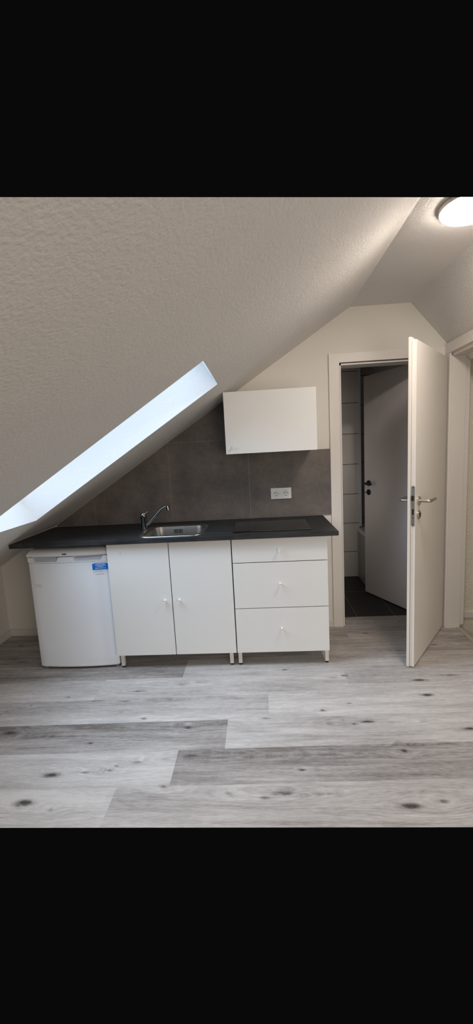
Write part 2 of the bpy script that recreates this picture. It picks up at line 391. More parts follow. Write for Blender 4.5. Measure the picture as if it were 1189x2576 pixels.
def floor_mesh():
    P0, pitch, sl = -1.350, 0.2178, 0.025       # row line D at x=.5, row pitch, skew of the planks to the wall
    rows = {   # k: line index counted from D towards the viewer (+) ; joints and tones from left to right
      2: ([0.32+.21], [.6, .6]), 1: ([0.322, 1.825], [.80, .58, .50]), 0: ([0.55, 2.055], [.76, .30, .4]), -1: ([-.735, 0.772, 2.277], [.4, .33, .62, .5]),
      -2: ([-.515, 0.99], [.52, .60, .70]), -3: ([-.037, 1.468], [.66, .62, .58]), -4: ([-1.05, 0.452, 1.957], [.3, .27, .54, .5]),  # left planks before the base cabinets: darker wood, plus cabinet shade in the tone
      -5: ([-.4, 1.1], [.35, .45, .42]), -6: ([.1, 1.6], [.4, .45, .5]), -7: ([-.2, 1.3], [.4, .45, .42]), -8: ([.5, 2.0], [.4, .45, .45])}
    band = {(-1, 1): .14, (-2, 1): .14, (0, 1): .12, (-1, 2): .0, (-3, 0): .05, (1, 0): -.08}
    V, Fc, tone, knot, warp, seed = [], [], [], [], [], []
    rnd = random.Random(4)
    for k, (jts, tones) in rows.items():
        xs = [XL] + [j for j in jts if XL < j < 2.42] + [2.42]
        tn = tones[len(tones)-(len(xs)-1):] if jts and jts[0] <= XL else tones
        for i in range(len(xs)-1):
            x0, x1 = xs[i], xs[i+1]
            nx = max(2, int((x1-x0)/0.008)); ny = 28
            gx = np.linspace(x0, x1, nx+1); gt = np.linspace(0, 1, ny+1)
            X, T = np.meshgrid(gx, gt)
            top = P0 - k*pitch + pitch*0 + sl*(X-.5); bot = top - pitch
            Y = np.clip(top + (bot-top)*T, YF, 0.168)
            if Y.max()-Y.min() < 1e-6: continue
            tt = tn[min(i, len(tn)-1)] + band.get((k, i), 0.0)*(T*2-1)
            K = np.zeros_like(X); W = np.zeros_like(X)
            for (kx, ky, a, b, s) in KNOTS:
                d2 = ((X-kx)/a)**2 + ((Y-ky)/b)**2
                K = np.maximum(K, np.minimum(1.0, 1.25*s)*np.exp(-(d2*2.6)**0.8))
                d3 = ((X-kx)/(a*2.6))**2 + ((Y-ky)/(b*2.6))**2
                W += np.sign(Y-ky)*0 + (Y-ky)*-0.8*np.exp(-d3) + 0.010*np.exp(-((X-kx)/(a*4))**2-((Y-ky)/(b*2))**2)
            base = len(V)
            V += list(zip(X.ravel(), Y.ravel(), np.zeros(X.size)))
            tone += list(tt.ravel()); knot += list(K.ravel()); warp += list(W.ravel()); seed += [rnd.random()*20]*X.size
            w_ = nx+1
            for r in range(ny):
                if Y[r].min() - Y[r+1].max() > 1 : continue
                for c in range(nx):
                    if abs(Y[r, c]-Y[r+1, c]) < 1e-7: continue
                    q = base + r*w_ + c
                    Fc.append((q, q+w_, q+w_+1, q+1))
    me = bpy.data.meshes.new('floor'); me.from_pydata(V, [], Fc); me.update()
    for n, d in (('tone', tone), ('knot', knot), ('warp', warp), ('seed', seed)):
        a = me.attributes.new(n, 'FLOAT', 'POINT'); a.data.foreach_set('value', np.array(d, dtype=np.float32))
    me.materials.append(M['floor'])
    o = bpy.data.objects.new('floor', me); C.objects.link(o); o['kind'] = 'structure'
    o['label'] = 'grey wood look plank floor with dark knots'
    return o
floor_mesh()

# back wall with the doorway
DX0, DX1, DZ = 1.600, 2.272, 1.985
bm = bm_new()
add_prism(bm, [(XL, 0), (DX0, 0), (DX0, DZ), (DX1, DZ), (DX1, 0), (2.46, 0), (2.46, ZCR-.10), (XR, ZCR), (XC2, ZC), (XC1, ZC), (XL, zs(XL))], 1, 0, DEPTH)
struct('wall_back', bm, M['wall'], 'pale gable wall with the doorway')
bm = bm_new(); add_box(bm, (XL-.06, YF, 0), (XL, 0, zs(XL)+.0)); struct('wall_left', bm, M['rough'], 'low knee wall at the left')
# ceiling: left slope with the roof window opening, flat strip, right slope
HX0, HX1, HY0, HY1, HD = -0.378, 0.782, -0.690, -1.325, 0.29
bm = bm_new(); v = {}
def cv(x, y, z):
    key = (round(x, 4), round(y, 4), round(z, 4))
    if key not in v: v[key] = bm.verts.new(key)
    return v[key]
def quad(*p): bm.faces.new([cv(*q) for q in p])
YB = -2.8
xs_, ys_ = [XL, HX0, HX1, XC1], [0, HY0, HY1, YB]
for i in range(3):
    for j in range(3):
        if (i, j) == (1, 1): continue
        a, b_, c_, d = xs_[i], xs_[i+1], ys_[j], ys_[j+1]
        quad((a, c_, zs(a)), (b_, c_, zs(b_)), (b_, d, zs(b_)), (a, d, zs(a)))
off = Vector((-math.sin(SLOPE), 0, math.cos(SLOPE)))*HD
def up(x, y): return (x+off.x, y, zs(x)+off.z)
def dn(x, y): return (x, y, zs(x))
for (p, q) in (((HX0, HY0), (HX1, HY0)), ((HX1, HY0), (HX1, HY1)), ((HX1, HY1), (HX0, HY1)), ((HX0, HY1), (HX0, HY0))):
    quad(dn(*p), up(*p), up(*q), dn(*q)); bm.faces.ensure_lookup_table(); bm.faces[-1].material_index = 1
quad((XC1, 0, ZC), (XC2, 0, ZC), (XC2, YB, ZC), (XC1, YB, ZC))
kr = (ZC-ZCR)/(XR-XC2)
quad((XC2, 0, ZC), (2.47, 0, ZC-kr*(2.47-XC2)), (2.47, YB, ZC-kr*(2.47-XC2)), (XC2, YB, ZC))
section(bm)
bmesh.ops.recalc_face_normals(bm, faces=bm.faces[:])
struct('ceiling', bm, [M['rough'], M['reveal']], 'white woodchip ceiling with steep left slope and roof window recess')
# skirtings
bm = bm_new(); add_box(bm, (XL, -.015, 0), (-0.0, 0, .055), .003); struct('baseboard_back', bm, M['base'])
bm = bm_new(); add_box(bm, (XL, YF, 0), (XL+.015, -.015, .055), .003); struct('baseboard_left', bm, M['base'])
bm = bm_new(); add_box(bm, (1.30, -.015, 0), (1.524, 0, .055), .003); struct('baseboard_right', bm, M['base'])
# kitchen door frame
bm = bm_new()
CW = .075
add_box(bm, (DX0-CW, -.015, 0), (DX0, 0.0, DZ+.065), .003)
add_box(bm, (DX1, -.015, 0), (DX1+CW, 0.0, DZ+.065), .003)
add_box(bm, (DX0-.004, -.0148, DZ), (DX1+.004, 0.0, DZ+.0648), .003)
add_box(bm, (DX0, .004, 0), (DX0+.014, DEPTH, DZ-.0)); add_box(bm, (DX1-.014, .004, 0), (DX1, DEPTH, DZ))
add_box(bm, (DX0, .004, DZ-.016), (DX1, DEPTH, DZ))
fr = struct('trim_1', bm, M['trim'], 'cream white frame around the bathroom doorway')
bm = bm_new(); add_box(bm, (DX0+.0005, -.002, DZ-.004), (DX1, .0045, DZ+.0002)); add_box(bm, (DX0-.0002, -.002, 0), (DX0+.003, .0045, DZ))
obj('seal', bm, M['gasket'], fr, label='dark seal groove')
# right-hand doorway to the stairs
RW = 2.465
bm = bm_new()
add_box(bm, (XR, -.068, 0), (RW, 0.0, 2.06)); add_box(bm, (XR, YF, 0), (RW, -.93, 2.03)); add_box(bm, (XR, -.93, 1.99), (RW, -.068, 2.065))
struct('wall_right', bm, M['wall'])
bm = bm_new()
add_box(bm, (XR-.014, -.085, 0), (XR+.001, -.018, 1.992), .002); add_box(bm, (XR-.014, -1.0, 0), (XR+.001, -.93, 1.992), .002)
add_box(bm, (XR-.016, -1.0, 1.991), (XR+.001, -.018, 2.060), .002)
add_box(bm, (XR+.005, -.088, 0), (RW-.02, -.066, 1.975)); add_box(bm, (RW-.025, -.080, 0.02), (RW+.012, -.062, 1.975))
add_box(bm, (XR+.005, -.93, 1.968), (RW, -.066, 1.99)); add_box(bm, (XR+.005, -.932, 0), (RW, -.91, 1.975))
add_box(bm, (RW, -.075, 0.02), (RW+.015, -.01, 2.05)); add_box(bm, (XR+.001, -.0875, 0), (XR+.008, -.0655, 1.97))
struct('trim_2', bm, M['trim'], 'white frame of the doorway in the right wall')
bm = bm_new(); add_box(bm, (2.421, -.91, -.03), (2.452, -.0885, 0.003), .002)
struct('trim_3', bm, M['nosing'], 'grey floor edge strip in the right doorway')
bm = bm_new(); add_box(bm, (RW+.001, -.02, -1.2), (3.7, .10, 2.6)); struct('wall_stair', bm, M['plaster'], 'cream rough plaster wall seen through the right doorway')
bm = bm_new(); add_box(bm, (RW+.018, -.032, .050), (3.7, -.02, .098), .003); struct('baseboard_stair', bm, M['trim'])
bm = bm_new(); add_box(bm, (3.6, -1.8, -1.2), (3.7, -.02, 2.6)); add_box(bm, (2.47, -1.8, 2.45), (3.7, -.02, 2.5)); struct('wall_stair_far', bm, M['plaster'])

# ------------------------------------------------------------------ bathroom beyond the doorway
bm = bm_new(); add_box(bm, (1.30, .168, -.02), (2.9, 1.6, 0.0)); struct('floor_bathroom', bm, M['bathfloor'], 'dark anthracite tiles beyond the doorway')
bm = bm_new(); add_box(bm, (1.24, 1.25, 0), (2.03, 1.62, 2.6)); struct('wall_bathroom_back', bm, M['bathtile'], 'pale tiles with dark horizontal joints')
bm = bm_new(); add_box(bm, (2.0301, 1.55, 0), (2.96, 1.62, 2.6)); struct('wall_bathroom_niche', bm, M['bathtile'], 'pale tiles behind the bathtub')
bm = bm_new(); add_box(bm, (1.24, DEPTH, 0), (1.30, 1.25, 2.6)); struct('wall_bathroom_left', bm, M['bathtile'])
bm = bm_new(); add_box(bm, (2.9, DEPTH, 0), (2.96, 1.55, 2.6)); struct('wall_bathroom_right', bm, M['bathtile'])
bm = bm_new()
add_prism(bm, [(1.24, 2.36), (2.10, 2.36), (2.96, 1.376), (2.96, 1.42), (2.10, 2.42), (1.24, 2.42)], 1, DEPTH, 1.6)
struct('ceiling_bathroom', bm, M['wall'])
bm = bm_new(); add_box(bm, (2.026, 1.236, .545), (2.050, 1.262, 2.355), .002)
struct('trim_4', bm, M['alu'], 'bluish metal edge profile on the bathroom wall corner')

tub = thing('bathtub', 'white bathtub rim in the dark bathroom behind the inner door', 'bathtub', (2.4, 1.17, 0))
bm = bm_new(); add_box(bm, (2.008, .80, 0.0), (2.028, 1.245, .50), .002); add_box(bm, (2.028, .80, 0), (2.85, .82, .50))
obj('side_panel', bm, M['tubpanel'], tub, label='tiled side of the bathtub')
bm = bm_new()
rings = [[(x, y, z) for x, y, z in rrect(2.45, 1.1725, .42, .375, .02, .503)], rrect(2.45, 1.1725, .42, .375, .02, .532),
         rrect(2.46, 1.1725, .37, .32, .12, .534), rrect(2.46, 1.1725, .34, .29, .14, .40), rrect(2.46, 1.1725, .30, .24, .14, .16), rrect(2.46, 1.1725, .15, .12, .08, .14)]
add_loft(bm, rings); obj('basin', bm, M['tub'], tub, smooth=True)
bm = bm_new(); add_box(bm, (2.0055, .795, .500), (2.032, 1.247, .534), .003); obj('rim_edge', bm, M['tub'], tub)

# inner bathroom door
def lever(bm, base, n, along, neck=.055, length=.115, r=.0095):
    b, n, a = Vector(base), Vector(n).normalized(), Vector(along).normalized()
    c = b + n*neck
    pts = [b, b+n*(neck-.016)] + [c - n*.016 + n*.016*math.sin(q) + a*.016*(1-math.cos(q)) for q in (math.pi/6, math.pi/3, math.pi/2)] + [c + a*length]
    add_tube(bm, pts, r, 18)
H2, E2 = Vector((2.258, .105, .008)), Vector((1.960, .752, 0))
d2 = Vector((E2.x-H2.x, E2.y-H2.y)); L2 = d2.length; rot2 = math.atan2(d2.y, d2.x)
d2t = thing('door_2', 'dark grey inner bathroom door standing half open beyond the doorway', 'door', H2, rot2, kind='structure'); d2t['_local'] = 1
# local +X to the free edge, local +Y faces left (towards the opening)
bm = bm_new(); add_box(bm, (0, -.04, 0), (L2, 0, 1.985), .002); obj('door_leaf', bm, M['bdoor'], d2t)
bm = bm_new(); add_lathe(bm, (L2-.062, 0, 1.040), (0, 1, 0), [(0, .026), (.008, .026), (.010, .023)]); lever(bm, (L2-.062, .006, 1.040), (0, 1, 0), (-1, 0, 0), .055, .10)
obj('door_handle', bm, M['dsteel'], d2t, smooth=True, label='black lever handle')
bm = bm_new(); add_lathe(bm, (L2-.062, 0, .958), (0, 1, 0), [(0, .026), (.008, .026), (.010, .023)]); ro = obj('lock_rosette', bm, M['dsteel'], d2t, smooth=True); ro['_local'] = 1
bm = bm_new(); add_box(bm, (L2-.065, .006, .955), (L2-.060, .035, .961))
add_tube(bm, [(L2-.0625+.009*math.cos(q), .041+.009*math.sin(q), .958) for q in [k*math.pi/6 for k in range(13)]], .0022, 8)
obj('key', bm, M['dsteel'], ro, smooth=True)

# ------------------------------------------------------------------ white open door to the kitchen
H1 = Vector((2.322, -.078, .008)); E1 = Vector((1.905, -.654, 0))
d1 = Vector((E1.x-H1.x, E1.y-H1.y)); L1 = d1.length; rot1 = math.atan2(d1.y, d1.x)
door = thing('door_1', 'white open door with steel lever handle at the right', 'door', H1, rot1, kind='structure'); door['_local'] = 1
bm = bm_new()
add_box(bm, (-.018, -.026, 0.0), (L1, 0, 1.958), .0015)
add_box(bm, (-.010, -.041, 0.0), (L1+.014, -.026, 1.974), .0015)
add_box(bm, (L1-.001, -.024, 0.003), (L1+.0035, -.015, 1.955))
obj('door_leaf', bm, M['door'], door)
bm = bm_new()
hx = L1-.062
add_lathe(bm, (hx, 0, 1.042), (0, 1, 0), [(0, .027), (.007, .027), (.010, .024)]); lever(bm, (hx, .006, 1.042), (0, 1, 0), (-1, 0, 0), .060, .12)
obj('door_handle', bm, M['satin'], door, smooth=True, label='steel lever on the kitchen side')
bm = bm_new()
add_lathe(bm, (hx, -.041, 1.042), (0, -1, 0), [(0, .027), (.007, .027), (.010, .024)]); lever(bm, (hx, -.047, 1.042), (0, -1, 0), (-1, 0, 0), .060, .12)
obj('door_handle', bm, M['satin'], door, smooth=True, label='steel lever on the bathroom side')
bm = bm_new(); add_lathe(bm, (hx, 0, .957), (0, 1, 0), [(0, .027), (.007, .027), (.010, .024)]); lr = obj('lock_rosette', bm, M['satin'], door, smooth=True); lr['_local'] = 1
bm = bm_new(); add_box(bm, (hx-.0045, .008, .944), (hx+.0045, .013, .958), .002); add_lathe(bm, (hx, .008, .962), (0, 1, 0), [(0, .0085), (.0055, .0085), (.006, .007)], 20); obj('lock_cylinder', bm, M['dsteel'], lr, smooth=True)
bm = bm_new()
add_prism(bm, [(-.0125+.0095*math.cos(a), 1.128+.0095*math.sin(a)) for a in [math.pi*k/10 for k in range(11)]] + [(-.0125+.0095*math.cos(a), .905+.0095*math.sin(a)) for a in [math.pi+math.pi*k/10 for k in range(11)]], 0, L1+.001, L1+.0045)
lp = obj('lock_plate', bm, M['lockm'], door); lp['_local'] = 1
bm = bm_new(); add_box(bm, (L1+.003, -.019, 1.050), (L1+.016, -.007, 1.080), .002); add_box(bm, (L1+.004, -.017, .965), (L1+.0055, -.008, 1.0))
for zz in (1.127, .948, .907): add_lathe(bm, (L1+.004, -.0125, zz), (1, 0, 0), [(0, .003), (.0012, .003)], 12)
obj('latch', bm, M['dsteel'], lp)

# ------------------------------------------------------------------ backsplash
bm = bm_new()
e = .004
add_prism(bm, [(-.60, .8905), (1.5215, .8905), (1.5215, 1.382), (.80, 1.382), (.80, 1.775), (.775, zs(.775)-e), (-.60, zs(-.60)-e)], 1, -.008, -.0003)
o = obj('backsplash', bm, M['splash']); o['label'] = 'brown grey concrete look tile splashback behind the worktop, cut along the slope'; o['category'] = 'backsplash'

# ------------------------------------------------------------------ base cabinets
YFR, ZB, ZT = -.5875, .0984, .8590
def knob_bm(x, y, z):
    bm = bm_new()
    add_lathe(bm, (x, y+.001, z), (0, -1, 0), [(0, .0075), (.004, .0068), (.016, .0075), (.024, .0095), (.0265, .0095), (.0265, .0066), (.020, .0050), (.019, .001)], 28)
    return bm
def legs(t, xs):
    for x in xs:
        for y in (-.548, -.06):
            bm = bm_new(); add_box(bm, (x-.012, y-.012, .012), (x+.012, y+.012, ZB+.002), .001); l = obj('leg', bm, M['legm'], t)
            bm = bm_new(); add_lathe(bm, (x, y, 0), (0, 0, 1), [(0, .011), (.002, .012), (.013, .012)], 16); obj('foot', bm, M['black'], l)
def carcass(t, x0, x1, top=False):
    bm = bm_new(); y0 = YFR+.021
    add_box(bm, (x0, y0, ZB), (x0+.018, -.02, ZT)); add_box(bm, (x1-.018, y0, ZB), (x1, -.02, ZT))
    add_box(bm, (x0+.018, y0, ZB), (x1-.018, -.02, ZB+.018)); add_box(bm, (x0+.018, -.026, ZB+.018), (x1-.018, -.02, ZT))
    add_box(bm, (x0+.018, y0, ZT-.02), (x1-.018, y0+.018, ZT))
    return obj('body', bm, M['body'], t)
t = thing('sink_cabinet', 'white two-door base cabinet under the sink, beside the fridge', 'cabinet', (.3985, -.30, 0))
carcass(t, .001, .796); legs(t, (.026, .760))
for (x0, x1, kx) in ((0.0, .3962, .352), (.4016, .7955, .446)):
    bm = bm_new(); add_box(bm, (x0, YFR, ZB), (x1, YFR+.018, ZT), .0012); d = obj('door', bm, M['front'], t)
    obj('knob', knob_bm(kx, YFR, .472), M['knob'], d, smooth=True)
    if x0 == 0.0:
        bm = bm_new(); add_lathe(bm, (.088, YFR+.0002, .796), (0, -1, 0), [(0, .0055), (.0004, .005)], 9); obj('smudge', bm, M['smudge'], d, label='small grey smudge')
t = thing('drawer_cabinet', 'white three-drawer base cabinet under the hob', 'cabinet', (1.10, -.30, 0))
carcass(t, .802, 1.397); legs(t, (.817, 1.384))
for (z0, z1, kz) in ((.7035, ZT, .780), (.4015, .6985, .557), (ZB, .3965, .259)):
    bm = bm_new(); add_box(bm, (.8025, YFR, z0), (1.3975, YFR+.018, z1), .0012); d = obj('drawer', bm, M['front'], t)
    obj('knob', knob_bm(1.098, YFR, kz), M['knob'], d, smooth=True)
# wall cabinet
t = thing('wall_cabinet', 'white single-door cabinet hung on the wall above the hob', 'cabinet', (1.0835, -.17, 1.384))
WX, WZ, WY = .7835, 1.3836, -.355
bm = bm_new(); add_box(bm, (WX+.001, WY+.020, WZ), (WX+.599, -.009, WZ+.399), .001); obj('body', bm, M['body'], t)
bm = bm_new(); add_box(bm, (WX, WY, WZ), (WX+.6, WY+.018, WZ+.4), .0012); d = obj('door', bm, M['front'], t)
obj('knob', knob_bm(.836, WY, 1.428), M['knob'], d, smooth=True)

# ------------------------------------------------------------------ worktop, sink, tap, hob
WL, WR, WF, WTZ, WT = -.6165, 1.462, -.6245, .889, .028
t = thing('worktop', 'charcoal slate look worktop running from the sloped ceiling to the doorway', 'worktop', (.42, -.31, .861))
bm = bm_new()
SX, SY, SHX, SHY = .408, -.378, .190, .175
outer = [(WL, WF), (WR, WF), (WR, -.009), (WL, -.009)]; inner = [(SX-SHX, SY-SHY), (SX+SHX, SY-SHY), (SX+SHX, SY+SHY), (SX-SHX, SY+SHY)]
vt = {}
for nm, pl in (('o', outer), ('i', inner)):
    for k, p in enumerate(pl):
        for zz, lv in ((WTZ, 't'), (WTZ-WT, 'b')): vt[nm, k, lv] = bm.verts.new((p[0], p[1], zz))
for k in range(4):
    j = (k+1) % 4
    bm.faces.new((vt['o', k, 't'], vt['o', j, 't'], vt['i', j, 't'], vt['i', k, 't']))
    bm.faces.new((vt['o', k, 'b'], vt['i', k, 'b'], vt['i', j, 'b'], vt['o', j, 'b']))
    bm.faces.new((vt['o', k, 't'], vt['o', k, 'b'], vt['o', j, 'b'], vt['o', j, 't']))
    bm.faces.new((vt['i', k, 't'], vt['i', j, 't'], vt['i', j, 'b'], vt['i', k, 'b']))
bmesh.ops.bevel(bm, geom=[e_ for e_ in bm.edges if all(abs(v_.co.y-WF) < 1e-5 or abs(v_.co.x-WR) < 1e-5 for v_ in e_.verts) and abs(e_.verts[0].co.z-e_.verts[1].co.z) < 1e-5], offset=.002, segments=2, affect='EDGES')
obj('slab', bm, M['worktop'], t)
bm = bm_new(); add_box(bm, (WL-.007, WF+.012, WTZ-.004), (WL, -.01, WTZ+.004), .001); obj('sealing_strip', bm, M['silicone'], t, label='pale sealing strip against the slope')

t = thing('sink', 'stainless steel inset sink in the worktop', 'sink', (.408, -.378, .889))
bm = bm_new()
hx_, hy_ = .217, .205
rings = [rrect(SX, SY, hx_, hy_, .085, WTZ+.0005), rrect(SX, SY, hx_-.002, hy_-.002, .083, WTZ+.004), rrect(SX, SY, hx_-.024, hy_-.022, .070, WTZ+.0045),
         rrect(SX, SY, hx_-.030, hy_-.032, .066, WTZ-.002), rrect(SX, SY, hx_-.036, hy_-.038, .064, WTZ-.03), rrect(SX, SY, hx_-.045, hy_-.045, .060, WTZ-.13), rrect(SX, SY, hx_-.065, hy_-.065, .05, WTZ-.148), rrect(SX, SY, .05, .05, .045, WTZ-.152)]
add_loft(bm, rings, cap0=False); obj('basin', bm, M['steel'], t, smooth=True)
bm = bm_new(); add_lathe(bm, (SX, SY, WTZ-.1525), (0, 0, 1), [(0, .042), (.003, .042), (.004, .036), (.002, .030)]); obj('drain', bm, M['chrome'], t, smooth=True)
bm = bm_new(); yb = SY+hy_-.0415
for dx in (-.027, -.018, -.009, .009, .018, .027): add_box(bm, (SX-.012+dx-.0022, yb-.001, WTZ-.050), (SX-.012+dx+.0022, yb+.004, WTZ-.022))
add_box(bm, (SX-.014, yb-.001, WTZ-.050), (SX-.010, yb+.004, WTZ-.041)); add_box(bm, (SX-.014, yb-.001, WTZ-.031), (SX-.010, yb+.004, WTZ-.022))
obj('overflow', bm, M['black'], t, label='dark overflow slots')

FX, FY = .176, -.300
t = thing('kitchen_tap', 'chrome mixer tap standing on the left edge of the sink', 'tap', (FX, FY, .889))
bm = bm_new(); add_lathe(bm, (FX, FY, WTZ), (0, 0, 1), [(0, .026), (.006, .026), (.010, .021), (.080, .020), (.085, .0215), (.100, .0215)], 32); obj('tap_body', bm, M['chrome'], t, smooth=True)
bm = bm_new(); add_lathe(bm, (FX, FY, WTZ+.101), (0, 0, 1), [(0, .0215), (.014, .021), (.022, .015), (.024, .005)], 28)
add_tube(bm, [(FX+.005, FY, WTZ+.112), (FX+.022, FY, WTZ+.122), (FX+.036, FY, WTZ+.128)], [.007, .006, .0055], 14); obj('lever', bm, M['chrome'], t, smooth=True)
bm = bm_new()
add_tube(bm, [(FX+.012, FY, WTZ+.028), (FX+.04, FY, WTZ+.050), (FX+.10, FY, WTZ+.112), (FX+.128, FY, WTZ+.140), (FX+.146, FY, WTZ+.152), (FX+.160, FY, WTZ+.157), (FX+.172, FY, WTZ+.158)], [.0105, .0105, .010, .010, .010, .010, .010], 18)
sp_ = obj('spout', bm, M['chrome'], t, smooth=True)
bm = bm_new(); add_lathe(bm, (FX+.172, FY, WTZ+.166), (.12, 0, -1), [(0, .010), (.003, .0125), (.034, .0125), (.036, .010)], 24); obj('aerator', bm, M['chrome'], sp_, smooth=True)

t = thing('hob', 'black glass ceramic hob lying in the worktop below the wall cabinet', 'hob', (1.06, -.365, .889))
bm = bm_new(); add_box(bm, (.812, -.548, WTZ+.0004), (1.308, -.190, WTZ+.007), .0015); obj('glass_plate', bm, M['hob'], t)
zt_ = WTZ+.0071
for (mx_, my_, mr_) in ((1.272, -.212, .006), (1.215, -.27, .0028), (1.235, -.27, .0028), (1.255, -.27, .0028), (1.215, -.31, .0028), (1.235, -.31, .0028), (1.255, -.31, .0028), (1.275, -.29, .0028), (1.255, -.235, .0028)):
    bm = bm_new(); add_lathe(bm, (mx_, my_, zt_), (0, 0, 1), [(0, mr_), (.0003, mr_)], 16); obj('control_mark', bm, M['hobmark'], t)

# ------------------------------------------------------------------ socket
t = thing('double_socket', 'white double power socket on the tiled splashback', 'socket', (1.153, -.008, 1.0705))
bm = bm_new(); 
for lo_, hi_ in (((1.077, 1.030), (1.0893, 1.111)), ((1.1447, 1.030), (1.1613, 1.111)), ((1.2167, 1.030), (1.229, 1.111)), ((1.0893, 1.030), (1.1447, 1.0428)), ((1.0893, 1.0982), (1.1447, 1.111)), ((1.1613, 1.030), (1.2167, 1.0428)), ((1.1613, 1.0982), (1.2167, 1.111))):
    add_box(bm, (lo_[0], -.017, lo_[1]), (hi_[0], -.0082, hi_[1]))
fr_ = obj('frame', bm, M['socket'], t)
for cx_ in (1.117, 1.189):
    bm = bm_new(); zc_ = 1.0705
    n = 32; R0 = .0195
    sq = [(cx_+.0275*sx, -.0195, zc_+.0275*sz) for sx, sz in ((1, 1), (-1, 1), (-1, -1), (1, -1))]
    ring0 = []
    for k in range(n):
        a = 2*math.pi*(k+.0)/n; c, s = math.cos(a), math.sin(a); q = .0275/max(abs(c), abs(s)); ring0.append((cx_+q*c, -.0165, zc_+q*s))
    add_loft(bm, [ring0, [(p[0], -.0195, p[2]) for p in ring0], [(cx_+R0*math.cos(2*math.pi*k/n), -.0195, zc_+R0*math.sin(2*math.pi*k/n)) for k in range(n)],
                  [(cx_+R0*.94*math.cos(2*math.pi*k/n), -.0095, zc_+R0*.94*math.sin(2*math.pi*k/n)) for k in range(n)]], cap0=False)
    si = obj('socket_insert', bm, M['socketin'], t)
    bm = bm_new()
    for dx in (-.0095, 0, .0095): add_lathe(bm, (cx_+dx, -.0097, zc_+.001), (0, -1, 0), [(0, .0031 if dx else .0026), (.0006, .0031 if dx else .0026)], 12)
    add_lathe(bm, (cx_, -.0100, zc_-.0160), (0, -1, 0), [(0, .0030), (.005, .0030)], 12)
    obj('contact_holes', bm, M['black'], si)

# ------------------------------------------------------------------ fridge
FX0, FX1, FYF = -.552, -.004, -.545
t = thing('fridge', 'white under-counter fridge with a blue sticker at the left end', 'fridge', ((FX0+FX1)/2, -.30, 0))
bm = bm_new(); add_box(bm, (FX0+.004, FYF+.045, .028), (FX1-.002, -.05, .800), .004); obj('body', bm, M['fridge'], t)
def bowed(x0, x1, z0, z1, bulge, yb, yoff=0.0, n=24, ztop=None):
    """panel with a gently convex front"""
    bm = bm_new()
    pts = []
    xm, hw = (FX0+FX1)/2, (FX1-FX0)/2
    for k in range(n+1):
        x = x0+(x1-x0)*k/n; u = (x-xm)/hw
        edge = .008*max(0, (abs(u)-.965)/.035)**2
        pts.append((x, FYF-bulge*(1-u*u)+edge+yoff))
    poly = pts + [(x1, yb), (x0, yb)]
    add_prism(bm, poly, 2, z0, z1)
    return bm
dr = obj('door', bowed(FX0, FX1, .030, .7405, .018, FYF+.042), M['fridge'], t, smooth=True)
bm = bowed(FX0, FX1, .018, .0295, .019, FYF+.042, -.001); obj('bottom_edge', bm, M['fridgeplastic'], dr, smooth=True)
# grip strip: lip, three raised blocks, two recesses behind
g = obj('grip_strip', bowed(FX0, FX1, .742, .750, .018, FYF+.04), M['fridgeplastic'], t, smooth=True)
def block(pl, yoff=0.0):
    bm = bm_new(); xm, hw = (FX0+FX1)/2, (FX1-FX0)/2
    n = 8
    rows_ = []
    b2 = bmesh.new()
    (xa0, xb0), (xa1, xb1) = pl     # bottom and top x ranges
    fr2, bk = [], []
    for (xa, xb, z) in ((xa0, xb0, .750), (xa1, xb1, .7785)):
        fr2.append([b2.verts.new((xa+(xb-xa)*k/n, FYF-.018*(1-((xa+(xb-xa)*k/n-xm)/hw)**2)+yoff, z)) for k in range(n+1)])
        bk.append([b2.verts.new((xa+(xb-xa)*k/n, FYF+.036, z)) for k in range(n+1)])
    for k in range(n):
        b2.faces.new((fr2[0][k], fr2[0][k+1], fr2[1][k+1], fr2[1][k])); b2.faces.new((bk[0][k], bk[1][k], bk[1][k+1], bk[0][k+1]))
        b2.faces.new((fr2[1][k], fr2[1][k+1], bk[1][k+1], bk[1][k])); b2.faces.new((fr2[0][k], bk[0][k], bk[0][k+1], fr2[0][k+1]))
    for k in (0, n): b2.faces.new((fr2[0][k], fr2[1][k], bk[1][k], bk[0][k]))
    bmesh.ops.recalc_face_normals(b2, faces=b2.faces[:]); merge(bm, b2); return bm
for pl in (((FX0, -.500), (FX0, -.520)), ((-.352, -.226), (-.336, -.240)), ((-.060, FX1), (-.045, FX1))): obj('grip_block', block(pl), M['fridgeplastic'], g)
def recess(x0, x1):
    bm = bm_new(); b2 = bmesh.new(); n = 10
    lo = [b2.verts.new((x0+(x1-x0)*k/n, FYF-.006, .750)) for k in range(n+1)]; hi = [b2.verts.new((x0+(x1-x0)*k/n, FYF+.018, .779)) for k in range(n+1)]
    bk = [b2.verts.new((x0+(x1-x0)*k/n, FYF+.034, .750)) for k in range(n+1)]
    for k in range(n):
        b2.faces.new((lo[k], lo[k+1], hi[k+1], hi[k])); b2.faces.new((hi[k], hi[k+1], bk[k+1], bk[k])); b2.faces.new((lo[k], bk[k], bk[k+1], lo[k+1]))
    b2.faces.new((lo[0], hi[0], bk[0])); b2.faces.new((lo[n], bk[n], hi[n]))
    merge(bm, b2); return bm
for x0, x1 in ((-.522, -.334), (-.242, -.043)): obj('grip_recess', recess(x0, x1), M['recess'], g)
